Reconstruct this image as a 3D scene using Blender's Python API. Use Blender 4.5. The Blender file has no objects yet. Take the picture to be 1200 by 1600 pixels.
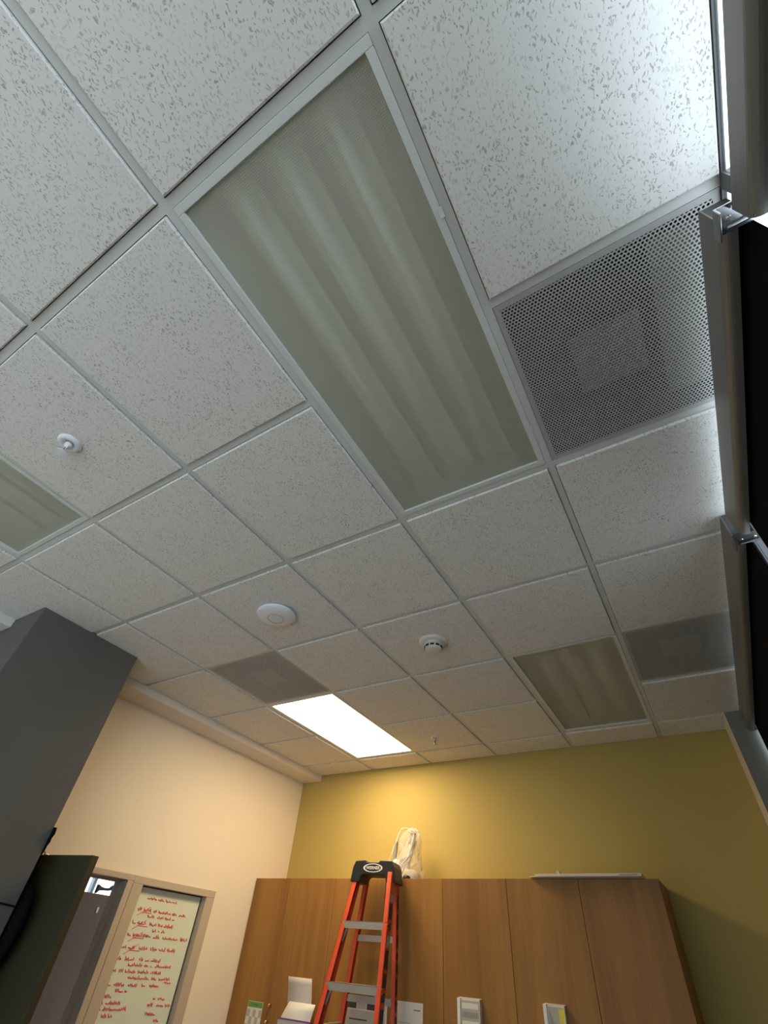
import bpy, bmesh, math, random
from mathutils import Matrix, Vector
random.seed(7)
PI = math.pi
H = 3.05            # suspended ceiling height
T = 0.6096          # ceiling module
SC = bpy.context.scene
COL = SC.collection

# ------------------------------------------------------------------ camera
cam_data = bpy.data.cameras.new('camera')
cam = bpy.data.objects.new('camera', cam_data)
COL.objects.link(cam)
cam_data.sensor_fit = 'VERTICAL'
cam_data.sensor_height = 24.0
cam_data.lens = 712.748 / 1600 * 24.0
cam_data.shift_x = (600 - 605.945) / 1600
cam_data.shift_y = (846.592 - 800) / 1600
cam_data.clip_start = 0.02
_r = Vector((0.85982873, 0.50582149, 0.06956421))
_d = Vector((-0.30249205, 0.61441139, -0.72869555))
_f = Vector((-0.41133091, 0.60551075, 0.68129554))
_M = Matrix((( _r.x, -_d.x, -_f.x, 0.69740341),
             ( _r.y, -_d.y, -_f.y, 0.10620279),
             ( _r.z, -_d.z, -_f.z, H - 1.35686329),
             (0, 0, 0, 1)))
cam.matrix_world = _M
SC.camera = cam

# ------------------------------------------------------------------ world, lights, exposure
LAMP = 12.5
SKY = 3.0
world = bpy.data.worlds.new('sky')
SC.world = world
world.use_nodes = True
wn = world.node_tree.nodes
wn['Background'].inputs[0].default_value = (0.83, 0.90, 1.0, 1)
wn['Background'].inputs[1].default_value = SKY

def portal(name, y0, y1, z0, z1, x=1.21):
    ld = bpy.data.lights.new(name, 'AREA')
    ld.shape = 'RECTANGLE'
    ld.size = z1 - z0
    ld.size_y = y1 - y0
    ld.cycles.is_portal = True
    o = bpy.data.objects.new(name, ld)
    COL.objects.link(o)
    o.location = (x, (y0 + y1) / 2, (z0 + z1) / 2)
    o.rotation_euler = (0, math.radians(90), 0)
    return o

portal('window_portal', -5.40, 3.64, 0.9, H + .01)

SUN = 8.2                 # late sun falling through the open window bays behind the camera
sd = bpy.data.lights.new('sun', 'SUN'); sd.energy = SUN; sd.angle = math.radians(.6); sd.color = (.93, .97, 1.0)
sun = bpy.data.objects.new('sun', sd); COL.objects.link(sun)
sun.location = (6, 0, 6)
sun.rotation_euler = Vector((-.76, -.16, -.62)).to_track_quat('-Z', 'Y').to_euler()

SC.view_settings.view_transform = 'Standard'
SC.view_settings.look = 'None'
SC.view_settings.gamma = 1.0
SC.view_settings.use_curve_mapping = False
SC.view_settings.exposure = 0.6
SC.cycles.max_bounces = 10
SC.cycles.diffuse_bounces = 6
SC.cycles.transmission_bounces = 8
SC.cycles.transparent_max_bounces = 12
SC.cycles.caustics_reflective = False
SC.cycles.caustics_refractive = True
SC.cycles.sample_clamp_indirect = 6.0

# ------------------------------------------------------------------ materials
def new_mat(name):
    m = bpy.data.materials.new(name)
    m.use_nodes = True
    return m, m.node_tree, m.node_tree.nodes['Principled BSDF']

def lin(r, g, b):
    def c(v):
        v /= 255.0
        return v / 12.92 if v <= 0.04045 else ((v + 0.055) / 1.055) ** 2.4
    return (c(r), c(g), c(b), 1)

def paint(name, col, rough=0.6, var=0.06, scale=6.0, bump=0.02, bscale=220.0, metal=0.0, spec=0.4):
    """plain painted / moulded surface with a little tonal variation and fine relief"""
    m, nt, b = new_mat(name)
    g = nt.nodes.new('ShaderNodeNewGeometry')
    n = nt.nodes.new('ShaderNodeTexNoise')
    n.inputs['Scale'].default_value = scale
    n.inputs['Detail'].default_value = 4
    nt.links.new(g.outputs['Position'], n.inputs['Vector'])
    mx = nt.nodes.new('ShaderNodeMix'); mx.data_type = 'RGBA'
    c0 = tuple(max(0, v * (1 - var)) for v in col[:3]) + (1,)
    c1 = tuple(min(1, v * (1 + var)) for v in col[:3]) + (1,)
    mx.inputs[6].default_value = c0; mx.inputs[7].default_value = c1
    nt.links.new(n.outputs['Fac'], mx.inputs[0])
    nt.links.new(mx.outputs[2], b.inputs['Base Color'])
    b.inputs['Roughness'].default_value = rough
    b.inputs['Metallic'].default_value = metal
    b.inputs['Specular IOR Level'].default_value = spec
    if bump > 0:
        n2 = nt.nodes.new('ShaderNodeTexNoise'); n2.inputs['Scale'].default_value = bscale
        n2.inputs['Detail'].default_value = 2
        nt.links.new(g.outputs['Position'], n2.inputs['Vector'])
        bp = nt.nodes.new('ShaderNodeBump'); bp.inputs['Strength'].default_value = bump * 10
        bp.inputs['Distance'].default_value = 0.001
        nt.links.new(n2.outputs['Fac'], bp.inputs['Height'])
        nt.links.new(bp.outputs['Normal'], b.inputs['Normal'])
    return m

def tile_material():
    """mineral-fibre board: white with short dark fissures at random angles"""
    m, nt, b = new_mat('fissured_mineral_tile')
    N, L = nt.nodes, nt.links
    g = N.new('ShaderNodeNewGeometry')
    masks = []
    for ang, sc, stretch, thr, keep in ((25, 58, 2.2, 0.14, 0.42), (-50, 64, 2.0, 0.135, 0.42), (80, 90, 1.5, 0.13, 0.38)):
        mp = N.new('ShaderNodeMapping')
        mp.inputs['Rotation'].default_value = (0, 0, math.radians(ang))
        mp.inputs['Scale'].default_value = (sc * stretch, sc, 0.0)
        mp.inputs['Location'].default_value = (ang * .31, ang * .17, 0)
        dn = N.new('ShaderNodeTexNoise'); dn.inputs['Scale'].default_value = 75; dn.inputs['Detail'].default_value = 3
        L.new(g.outputs['Position'], dn.inputs['Vector'])
        sub = N.new('ShaderNodeVectorMath'); sub.operation = 'MULTIPLY_ADD'
        sub.inputs[1].default_value = (0.022, 0.022, 0); sub.inputs[2].default_value = (0, 0, 0)
        L.new(dn.outputs['Color'], sub.inputs[0])
        ad = N.new('ShaderNodeVectorMath'); ad.operation = 'ADD'
        L.new(g.outputs['Position'], ad.inputs[0]); L.new(sub.outputs[0], ad.inputs[1])
        L.new(ad.outputs[0], mp.inputs['Vector'])
        v = N.new('ShaderNodeTexVoronoi'); v.voronoi_dimensions = '2D'; v.inputs['Scale'].default_value = 1
        v.inputs['Randomness'].default_value = 1
        L.new(mp.outputs['Vector'], v.inputs['Vector'])
        ramp = N.new('ShaderNodeMapRange'); ramp.inputs['From Min'].default_value = thr
        ramp.inputs['From Max'].default_value = thr + 0.09
        ramp.inputs['To Min'].default_value = 1; ramp.inputs['To Max'].default_value = 0
        L.new(v.outputs['Distance'], ramp.inputs['Value'])
        sep = N.new('ShaderNodeSeparateColor'); L.new(v.outputs['Color'], sep.inputs[0])
        gt = N.new('ShaderNodeMath'); gt.operation = 'LESS_THAN'; gt.inputs[1].default_value = keep
        L.new(sep.outputs[0], gt.inputs[0])
        mul = N.new('ShaderNodeMath'); mul.operation = 'MULTIPLY'
        L.new(ramp.outputs[0], mul.inputs[0]); L.new(gt.outputs[0], mul.inputs[1])
        masks.append(mul)
    a = N.new('ShaderNodeMath'); a.operation = 'MAXIMUM'
    L.new(masks[0].outputs[0], a.inputs[0]); L.new(masks[1].outputs[0], a.inputs[1])
    a2 = N.new('ShaderNodeMath'); a2.operation = 'MAXIMUM'
    L.new(a.outputs[0], a2.inputs[0]); L.new(masks[2].outputs[0], a2.inputs[1])
    # patches with denser or sparser fissures
    pn = N.new('ShaderNodeTexNoise'); pn.inputs['Scale'].default_value = 18
    L.new(g.outputs['Position'], pn.inputs['Vector'])
    pr = N.new('ShaderNodeMapRange'); pr.inputs['From Min'].default_value = .35; pr.inputs['From Max'].default_value = .6
    pr.inputs['To Min'].default_value = .35; pr.inputs['To Max'].default_value = 1.0
    L.new(pn.outputs['Fac'], pr.inputs['Value'])
    mm = N.new('ShaderNodeMath'); mm.operation = 'MULTIPLY'
    L.new(a2.outputs[0], mm.inputs[0]); L.new(pr.outputs[0], mm.inputs[1])
    mx = N.new('ShaderNodeMix'); mx.data_type = 'RGBA'
    mx.inputs[6].default_value = (0.74, 0.74, 0.72, 1); mx.inputs[7].default_value = (0.41, 0.405, 0.39, 1)
    L.new(mm.outputs[0], mx.inputs[0]); L.new(mx.outputs[2], b.inputs['Base Color'])
    inv = N.new('ShaderNodeMath'); inv.operation = 'MULTIPLY'; inv.inputs[1].default_value = -1
    L.new(mm.outputs[0], inv.inputs[0])
    fn = N.new('ShaderNodeTexNoise'); fn.inputs['Scale'].default_value = 260; fn.inputs['Detail'].default_value = 4
    L.new(g.outputs['Position'], fn.inputs['Vector'])
    fm = N.new('ShaderNodeMath'); fm.operation = 'MULTIPLY_ADD'; fm.inputs[1].default_value = .5
    L.new(fn.outputs['Fac'], fm.inputs[0]); L.new(inv.outputs[0], fm.inputs[2])
    bp = N.new('ShaderNodeBump'); bp.inputs['Strength'].default_value = .5; bp.inputs['Distance'].default_value = .0009
    L.new(fm.outputs[0], bp.inputs['Height']); L.new(bp.outputs['Normal'], b.inputs['Normal'])
    b.inputs['Roughness'].default_value = .9
    b.inputs['Specular IOR Level'].default_value = .15
    return m

def wood_material():
    m, nt, b = new_mat('brown_wood_laminate')
    N, L = nt.nodes, nt.links
    g = N.new('ShaderNodeNewGeometry')
    oi = N.new('ShaderNodeObjectInfo')
    off = N.new('ShaderNodeVectorMath'); off.operation = 'MULTIPLY_ADD'
    cmb = N.new('ShaderNodeCombineXYZ'); L.new(oi.outputs['Random'], cmb.inputs[0]); L.new(oi.outputs['Random'], cmb.inputs[2])
    off.inputs[1].default_value = (13, 0, 7); L.new(cmb.outputs[0], off.inputs[0]); L.new(g.outputs['Position'], off.inputs[2])
    mp = N.new('ShaderNodeMapping'); mp.inputs['Scale'].default_value = (8, 8, .6)
    L.new(off.outputs[0], mp.inputs['Vector'])
    n = N.new('ShaderNodeTexNoise'); n.inputs['Scale'].default_value = 1; n.inputs['Detail'].default_value = 8
    n.inputs['Distortion'].default_value = .6
    L.new(mp.outputs[0], n.inputs['Vector'])
    mp2 = N.new('ShaderNodeMapping'); mp2.inputs['Scale'].default_value = (120, 120, 3)
    L.new(off.outputs[0], mp2.inputs['Vector'])
    n2 = N.new('ShaderNodeTexNoise'); n2.inputs['Scale'].default_value = 1; n2.inputs['Detail'].default_value = 3
    L.new(mp2.outputs[0], n2.inputs['Vector'])
    ad = N.new('ShaderNodeMath'); ad.operation = 'MULTIPLY_ADD'; ad.inputs[1].default_value = .35
    L.new(n2.outputs['Fac'], ad.inputs[0]); L.new(n.outputs['Fac'], ad.inputs[2])
    cr = N.new('ShaderNodeValToRGB')
    cr.color_ramp.elements[0].position = .45; cr.color_ramp.elements[0].color = (0.23, 0.105, 0.024, 1)
    cr.color_ramp.elements[1].position = .88; cr.color_ramp.elements[1].color = (0.35, 0.175, 0.043, 1)
    L.new(ad.outputs[0], cr.inputs[0]); L.new(cr.outputs[0], b.inputs['Base Color'])
    b.inputs['Roughness'].default_value = .5
    b.inputs['Specular IOR Level'].default_value = .35
    return m

def lens_material():
    """prismatic acrylic sheet: blurs what lies behind it and scatters light"""
    m = bpy.data.materials.new('prismatic_acrylic_lens'); m.use_nodes = True
    nt = m.node_tree; N, L = nt.nodes, nt.links
    N.remove(N['Principled BSDF'])
    out = N['Material Output']
    tr = N.new('ShaderNodeBsdfTranslucent'); tr.inputs[0].default_value = (.92, .95, .88, 1)
    rf = N.new('ShaderNodeBsdfRefraction'); rf.inputs['Color'].default_value = (.95, .97, .92, 1)
    rf.inputs['Roughness'].default_value = .5; rf.inputs['IOR'].default_value = 1.06
    df = N.new('ShaderNodeBsdfDiffuse'); df.inputs[0].default_value = (.66, .66, .57, 1)
    gl = N.new('ShaderNodeBsdfGlossy'); gl.inputs['Roughness'].default_value = .28
    m1 = N.new('ShaderNodeMixShader'); m1.inputs[0].default_value = .30
    L.new(rf.outputs[0], m1.inputs[1]); L.new(tr.outputs[0], m1.inputs[2])
    m2 = N.new('ShaderNodeMixShader'); m2.inputs[0].default_value = .45
    L.new(m1.outputs[0], m2.inputs[1]); L.new(df.outputs[0], m2.inputs[2])
    m3 = N.new('ShaderNodeMixShader'); m3.inputs[0].default_value = .05
    L.new(m2.outputs[0], m3.inputs[1]); L.new(gl.outputs[0], m3.inputs[2])
    g = N.new('ShaderNodeNewGeometry')
    v = N.new('ShaderNodeTexVoronoi'); v.voronoi_dimensions = '2D'; v.inputs['Scale'].default_value = 210; v.inputs['Randomness'].default_value = .15
    L.new(g.outputs['Position'], v.inputs['Vector'])
    bp = N.new('ShaderNodeBump'); bp.inputs['Strength'].default_value = .5; bp.inputs['Distance'].default_value = .002
    L.new(v.outputs['Distance'], bp.inputs['Height'])
    for s in (rf, df, gl): L.new(bp.outputs[0], s.inputs['Normal'])
    L.new(m3.outputs[0], out.inputs['Surface'])
    return m

def emit_material(name, col, s):
    m = bpy.data.materials.new(name); m.use_nodes = True
    nt = m.node_tree; nt.nodes.remove(nt.nodes['Principled BSDF'])
    e = nt.nodes.new('ShaderNodeEmission'); e.inputs[0].default_value = col; e.inputs[1].default_value = s
    nt.links.new(e.outputs[0], nt.nodes['Material Output'].inputs['Surface'])
    return m

def film_material(name, tint, alpha_clear, rough=.05, ior=1.45):
    """thin clear sheet: mostly see-through with surface reflections"""
    m = bpy.data.materials.new(name); m.use_nodes = True
    nt = m.node_tree; N, L = nt.nodes, nt.links
    N.remove(N['Principled BSDF'])
    t = N.new('ShaderNodeBsdfTransparent'); t.inputs[0].default_value = tint
    g = N.new('ShaderNodeBsdfGlossy'); g.inputs['Roughness'].default_value = rough
    d = N.new('ShaderNodeBsdfDiffuse'); d.inputs[0].default_value = (.85, .85, .82, 1)
    lw_ = N.new('ShaderNodeLayerWeight'); lw_.inputs['Blend'].default_value = .5
    pw = N.new('ShaderNodeMath'); pw.operation = 'POWER'; pw.inputs[1].default_value = 5
    L.new(lw_.outputs['Facing'], pw.inputs[0])
    fr = N.new('ShaderNodeMath'); fr.operation = 'MULTIPLY_ADD'; fr.inputs[1].default_value = .6
    fr.inputs[2].default_value = ((ior - 1) / (ior + 1)) ** 2
    L.new(pw.outputs[0], fr.inputs[0])
    m1 = N.new('ShaderNodeMixShader'); m1.inputs[0].default_value = 1 - alpha_clear
    L.new(t.outputs[0], m1.inputs[1]); L.new(d.outputs[0], m1.inputs[2])
    m2 = N.new('ShaderNodeMixShader'); L.new(fr.outputs[0], m2.inputs[0])
    L.new(m1.outputs[0], m2.inputs[1]); L.new(g.outputs[0], m2.inputs[2])
    L.new(m2.outputs[0], N['Material Output'].inputs['Surface'])
    return m

M = {}
M['tile'] = tile_material()
M['tee'] = paint('white_steel_tee', (.62, .64, .63, 1), .45, .03, 5, .0)
M['fixture'] = paint('white_enamel_frame', (.66, .70, .68, 1), .4, .03, 5, 0)
M['fixture_in'] = paint('trough_enamel', (.52, .53, .47, 1), .5, .05, 5, 0)
M['tube'] = paint('fluorescent_tube_glass', (.92, .93, .90, 1), .6, .02, 5, 0)
M['lens'] = lens_material()
M['lit'] = emit_material('lit_lens', (1.0, .74, .42, 1), LAMP)
M['perf'] = paint('perforated_grey_steel', (.42, .425, .42, 1), .5, .05, 8, 0)
M['plenum'] = paint('plenum_box_grey', (.13, .13, .11, 1), .8, .2, 8, .02)
M['liner'] = paint('lit_insulation_beige', (.30, .285, .19, 1), .9, .1, 20, .05)
M['plate'] = paint('white_baffle_plate', (.42, .43, .44, 1), .6, .05, 12, .01)
M['deck'] = paint('concrete_deck', (.30, .29, .28, 1), .9, .15, 3, .03)
M['yellow'] = paint('olive_yellow_wall_paint', (.46, .36, .115, 1), .75, .04, 1.6, .03, 160)
M['cream'] = paint('cream_wall_paint', (.76, .69, .58, 1), .8, .03, 1.5, .03, 160)
M['white_trim'] = paint('white_soffit_paint', (.72, .70, .66, 1), .7, .03, 2, .02)
M['greywall'] = paint('pier_shade_grey', (.22, .225, .21, 1), .75, .04, 2, .03)
M['column'] = paint('charcoal_column_paint', (.105, .103, .095, 1), .6, .12, 2.2, .04, 90)
M['floor'] = paint('light_grey_flooring', (.40, .39, .37, 1), .9, .1, 60, .05, 300)
M['wood'] = wood_material()
M['dark'] = paint('black_shadow_gap', (.02, .018, .016, 1), .8, .1, 6, 0)
M['frame'] = paint('taupe_steel_frame', (.46, .40, .32, 1), .5, .05, 3, .01)
M['doorleaf'] = paint('dark_olive_door_paint', (.042, .036, .018, 1), .55, .08, 3, .02)
M['fascia'] = paint('grey_aluminium_fascia', (.21, .205, .195, 1), .38, .05, 6, 0, metal=.35)
M['shade'] = paint('black_shade_fabric', (.005, .005, .006, 1), .95, .15, 30, .05, 500, spec=.08)
M['winframe'] = paint('dark_window_frame', (.10, .105, .11, 1), .45, .08, 6, 0)
M['glass'] = film_material('window_glass', (.93, .96, .96, 1), 1.0, .02)
M['chrome'] = paint('bright_bracket_metal', (.55, .56, .57, 1), .22, .1, 30, 0, metal=1)
M['darkmetal'] = paint('dark_bracket_metal', (.10, .10, .10, 1), .35, .1, 30, 0, metal=.8)
M['white_plastic'] = paint('white_plastic', (.74, .76, .80, 1), .4, .02, 8, 0)
M['cream_plastic'] = paint('ivory_plastic', (.66, .64, .58, 1), .45, .03, 8, 0)
M['grey_plastic'] = paint('grey_plastic', (.30, .29, .28, 1), .45, .06, 12, 0)
M['black_plastic'] = paint('black_plastic', (.018, .018, .018, 1), .42, .1, 20, .01)
M['red_frp'] = paint('orange_red_fibreglass', (.62, .075, .025, 1), .42, .10, 9, .01)
M['alu'] = paint('brushed_aluminium', (.52, .50, .46, 1), .38, .08, 14, .01, metal=.55)
M['paper'] = paint('white_paper', (.72, .69, .63, 1), .8, .04, 14, .01)
M['paper_grey'] = paint('printed_grey_paper', (.45, .43, .40, 1), .8, .10, 30, .01)
M['green'] = paint('green_print', (.13, .33, .05, 1), .7, .05, 10, 0)
M['ink'] = paint('dark_print', (.07, .06, .06, 1), .7, .2, 25, 0)
M['bluegreen'] = paint('blue_green_print', (.05, .22, .22, 1), .7, .1, 20, 0)
M['yellow_print'] = paint('yellow_print', (.72, .62, .10, 1), .7, .05, 20, 0)
M['purple_print'] = paint('purple_print', (.22, .05, .25, 1), .6, .05, 20, 0)
M['brass'] = paint('brass', (.70, .50, .22, 1), .25, .05, 20, 0, metal=1)
M['frosted'] = paint('pale_green_whiteboard_glass', (.64, .72, .62, 1), .35, .03, 3, 0)
M['marker'] = paint('red_marker', (.75, .06, .085, 1), .6, .15, 40, 0)
M['white_print'] = paint('white_print', (.80, .80, .77, 1), .6, .02, 10, 0)
M['cardboard'] = paint('white_cardboard', (.66, .62, .55, 1), .8, .06, 12, .02)
M['bag_film'] = film_material('clear_plastic_bag', (.97, .96, .93, 1), .74, .3, 1.18)
M['black_cloth'] = paint('black_nylon_cloth', (.006, .006, .006, 1), .95, .1, 30, .05, 300, spec=.08)
M['hallgrey'] = paint('hall_partition_laminate', (.20, .135, .10, 1), .6, .06, 2, .02)
M['bluegrey'] = paint('blue_grey_trim', (.22, .25, .28, 1), .5, .05, 3, 0)
M['hallwhite'] = paint('hall_white_paint', (.75, .77, .80, 1), .8, .03, 2, .02)

# ------------------------------------------------------------------ mesh helpers
class MB:
    def __init__(s): s.v = []; s.f = []; s.mi = []; s.cur = 0
    def add(s, vs, fs):
        o = len(s.v); s.v += [tuple(v) for v in vs]
        for f in fs: s.f.append(tuple(i + o for i in f)); s.mi.append(s.cur)
        return s
    def box(s, x0, x1, y0, y1, z0, z1):
        vs = [(x, y, z) for x in (x0, x1) for y in (y0, y1) for z in (z0, z1)]
        return s.add(vs, [(0, 1, 3, 2), (4, 6, 7, 5), (0, 4, 5, 1), (2, 3, 7, 6), (0, 2, 6, 4), (1, 5, 7, 3)])
    def obox(s, o, a, b, c):
        """box from corner o along edge vectors a, b, c"""
        o, a, b, c = map(Vector, (o, a, b, c))
        vs = [o + a * i + b * j + c * k for i in (0, 1) for j in (0, 1) for k in (0, 1)]
        return s.add(vs, [(0, 1, 3, 2), (4, 6, 7, 5), (0, 4, 5, 1), (2, 3, 7, 6), (0, 2, 6, 4), (1, 5, 7, 3)])
    def beam(s, p, q, w, d, side=(1, 0, 0)):
        """bar from p to q, width w along side, depth d along the third axis"""
        p, q = Vector(p), Vector(q); ax = (q - p).normalized()
        sd = Vector(side); sd = (sd - ax * sd.dot(ax)).normalized(); t = ax.cross(sd)
        return s.obox(p - sd * w / 2 - t * d / 2, q - p, sd * w, t * d)
    def tube(s, pts, r, n=8, cap=True):
        pts = [Vector(p) for p in pts]; rs = r if isinstance(r, (list, tuple)) else [r] * len(pts)
        rings = []; up = Vector((0, 0, 1))
        for i, p in enumerate(pts):
            t = (pts[min(i + 1, len(pts) - 1)] - pts[max(i - 1, 0)]).normalized()
            u = t.cross(up if abs(t.dot(up)) < .95 else Vector((1, 0, 0))).normalized(); w = t.cross(u)
            rings.append([p + (u * math.cos(2 * PI * k / n) + w * math.sin(2 * PI * k / n)) * rs[i] for k in range(n)])
        vs = [v for R in rings for v in R]; fs = []
        for i in range(len(pts) - 1):
            for k in range(n):
                fs.append((i * n + k, i * n + (k + 1) % n, (i + 1) * n + (k + 1) % n, (i + 1) * n + k))
        if cap: fs += [tuple(range(n))[::-1], tuple((len(pts) - 1) * n + k for k in range(n))]
        return s.add(vs, fs)
    def lathe(s, c, prof, n=32):
        """profile of (radius, z offset) turned about a vertical axis through c"""
        vs = []; fs = []
        for r, z in prof:
            for k in range(n):
                vs.append((c[0] + r * math.cos(2 * PI * k / n), c[1] + r * math.sin(2 * PI * k / n), c[2] + z))
        for i in range(len(prof) - 1):
            for k in range(n):
                fs.append((i * n + k, i * n + (k + 1) % n, (i + 1) * n + (k + 1) % n, (i + 1) * n + k))
        fs += [tuple(range(n))[::-1], tuple((len(prof) - 1) * n + k for k in range(n))]
        return s.add(vs, fs)
    def prism(s, poly, axis, a, b):
        """extrude a 2-D polygon along axis (0, 1 or 2) from a to b"""
        def P(p, h):
            q = list(p); q.insert(axis, h); return tuple(q)
        n = len(poly)
        vs = [P(p, a) for p in poly] + [P(p, b) for p in poly]
        fs = [tuple(range(n))[::-1], tuple(range(n, 2 * n))] + [(i, (i + 1) % n, n + (i + 1) % n, n + i) for i in range(n)]
        return s.add(vs, fs)
    def mesh(s, name, mats):
        me = bpy.data.meshes.new(name)
        me.from_pydata(s.v, [], s.f)
        if not isinstance(mats, (list, tuple)): mats = [mats]
        for m in mats: me.materials.append(m)
        me.polygons.foreach_set('material_index', s.mi)
        bm = bmesh.new(); bm.from_mesh(me)
        bmesh.ops.recalc_face_normals(bm, faces=bm.faces); bm.to_mesh(me); bm.free()
        return me
    def build(s, name, mats, parent=None, bevel=0, smooth=False, seg=2):
        me = s.mesh(name, mats)
        o = bpy.data.objects.new(name, me); COL.objects.link(o)
        if smooth:
            for p in me.polygons: p.use_smooth = True
        if bevel:
            b = o.modifiers.new('bevel', 'BEVEL'); b.width = bevel; b.segments = seg; b.limit_method = 'ANGLE'
        if parent: attach(o, parent)
        return o

def attach(o, parent):
    o.parent = parent
    loc = Vector((0, 0, 0)); p = parent
    if p.type == 'EMPTY': loc = p.location
    o.matrix_parent_inverse = Matrix.Translation(-loc)

def tag(o, label, cat=None, group=None):
    o['label'] = label
    if cat: o['category'] = cat
    if group: o['group'] = group
    return o

def thing(name, loc, label, cat, group=None):
    e = bpy.data.objects.new(name, None); COL.objects.link(e)
    e.location = loc; e.empty_display_size = .1
    return tag(e, label, cat, group)

def struct(o, label=None):
    o['kind'] = 'structure'
    if label: o['label'] = label
    return o

def z(rel): return H + rel   # heights below are measured from the ceiling plane

# ------------------------------------------------------------------ room dimensions
XL, XSOF = -2.66, -2.435
YF, YB = 3.955, -5.4
XP, XG = 1.015, 1.168          # window pier face, window frame plane
PT = 0.45                     # plenum height

# ------------------------------------------------------------------ setting
struct(MB().box(-4.5, 1.45, YB - .15, YF + .15, -.12, 0).build('floor', M['floor']), 'light grey floor below the picture')
struct(MB().box(XL - .12, 1.45, YF, YF + .15, 0, H + PT).build('wall_far', M['yellow']), 'olive yellow painted end wall behind the wooden cabinets')
struct(MB().box(XL - .12, 1.45, YB - .15, YB, 0, H + PT).build('wall_back', M['hallwhite']), 'white wall behind the camera')

# left wall with a door opening and a glazed side panel
DY0, DY1, DZT = 1.575, 2.405, z(-1.055)
SY0, SY1 = 2.53, 3.095
lw = MB()
lw.box(XL - .12, XL, YB, DY0 - .06, 0, H + PT)
lw.box(XL - .12, XL, DY0 - .06, 3.175, z(-1.022), H + PT)
lw.box(XL - .12, XL, 3.175, YF, 0, H + PT)
struct(lw.build('wall_left', M['cream']), 'cream painted side wall with door and glazed panel')
# boxed soffit along the left wall
sf = MB().box(XL, XSOF, YB, .91, z(-.062), z(.02)).box(XL, XSOF, 1.53, YF, z(-.062), z(.02))
struct(sf.build('trim_1', M['white_trim'], bevel=.004), 'white boxed soffit running along the cream wall under the ceiling')

# column standing out from the left wall
col = MB().box(XL, -2.125, .91, 1.53, 0, z(-.003)).build('wall_column', M['column'], bevel=.004)
struct(col, 'dark grey painted column at the left reaching the ceiling')

# pier, sill wall and window frames on the right
pr_ = MB().box(XP, 1.45, 3.64, YF, 0, H + PT).build('wall_pier', M['greywall'])  # grey of the reveal holds its daylight and shadow in the colour
pr_.data.materials.append(M['cream'])
for p in pr_.data.polygons:
    if p.normal.x < -.5: p.material_index = 1
struct(pr_, 'window pier with shaded grey reveal and cream side meeting the yellow wall')
struct(MB().box(XP, 1.45, YB, 3.64, 0, .9).box(XG + .001, XG + .010, YB, 3.64, z(.0), H + PT).build('wall_right', M['greywall']), 'low grey wall under the windows')

bays = [(-5.36, -.66), (-.64, .60), (.62, 1.82), (1.84, 3.63)]
for i, (a, b) in enumerate(bays):
    w = struct(MB().box(XG, XG + .010, a - .01, b + .01, z(-.009), z(-.001)).box(XG, XG + .03, a - .01, b + .01, .905, .96).build('window_%d' % (i + 1), M['winframe']),
               'dark framed window behind the black roller shades')
    MB().box(XG, XG + .03, a - .01, a + .008, .96, z(-.009)).build('jamb', M['winframe'], w)
    MB().box(XG, XG + .03, b - .008, b + .01, .96, z(-.009)).build('jamb', M['winframe'], w)
    MB().box(XG + .003, XG + .007, a + .008, b - .008, .96, z(-.009)).build('pane', M['glass'], w)

# ------------------------------------------------------------------ suspended ceiling
ceil = struct(MB().box(-4.5, XG + .010, YB - .15, YF + .15, H + PT, H + PT + .1).build('ceiling', M['deck']), 'white suspended tile ceiling in a grid of narrow tees')
TW = .0238
fixtures = {(0, 0): 'main', (4, 0): 'far', (4, -3): 'lit', (-1, -3): 'left'}
grilles = [(1, 1), (4, 1), (3, -3)]
skip = set(grilles)
for (u, v) in fixtures: skip |= {(u, v), (u + 1, v)}
VX = {v: v * T for v in range(-3, 2)}; VX[-4] = XSOF; VX[2] = XG
tile_meshes = {}
U0 = -9
def ylim(u): return max(u * T, YB), min((u + 1) * T, YF)
for u in range(U0, 7):
    y0, y1 = ylim(u)
    for v in range(-4, 2):
        if (u, v) in skip: continue
        if v == -4 and y1 > .91 and y0 < 1.53: pass
        x0, x1 = VX[v], VX[v + 1]
        l = x0 + (TW / 2 if v > -4 else 0) + .0025
        r = x1 - (TW / 2 if v < 1 else 0) - .0025
        f = y0 + TW / 2 + .0025
        k = y1 - TW / 2 - .0025
        key = (round(r - l, 4), round(k - f, 4))
        if key not in tile_meshes:
            hx, hy = (r - l) / 2, (k - f) / 2
            e = .0035
            mb = MB()
            # lip at tee level, stepped face hanging 7 mm below the tees, eased edge
            vs = []
            for (ix, iy, zz) in ((hx, hy, .016), (hx, hy, -.0065), (hx - e, hy - e, -.0100)):
                vs += [(-ix, -iy, zz), (ix, -iy, zz), (ix, iy, zz), (-ix, iy, zz)]
            fs = [(0, 1, 2, 3)[::-1], (8, 9, 10, 11)]
            for q in (0, 4):
                for j in range(4): fs.append((q + j, q + (j + 1) % 4, q + 4 + (j + 1) % 4, q + 4 + j))
            mb.add(vs, fs)
            tile_meshes[key] = mb.mesh('ceiling_tile', M['tile'])
        o = bpy.data.objects.new('ceiling_tile', tile_meshes[key]); COL.objects.link(o)
        o.location = ((l + r) / 2, (f + k) / 2, H)
        # laid-in boards never sit perfectly flat
        o.rotation_euler = (random.uniform(-.0015, .0015), random.uniform(-.0015, .0015), 0)
        o.parent = ceil

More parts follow.
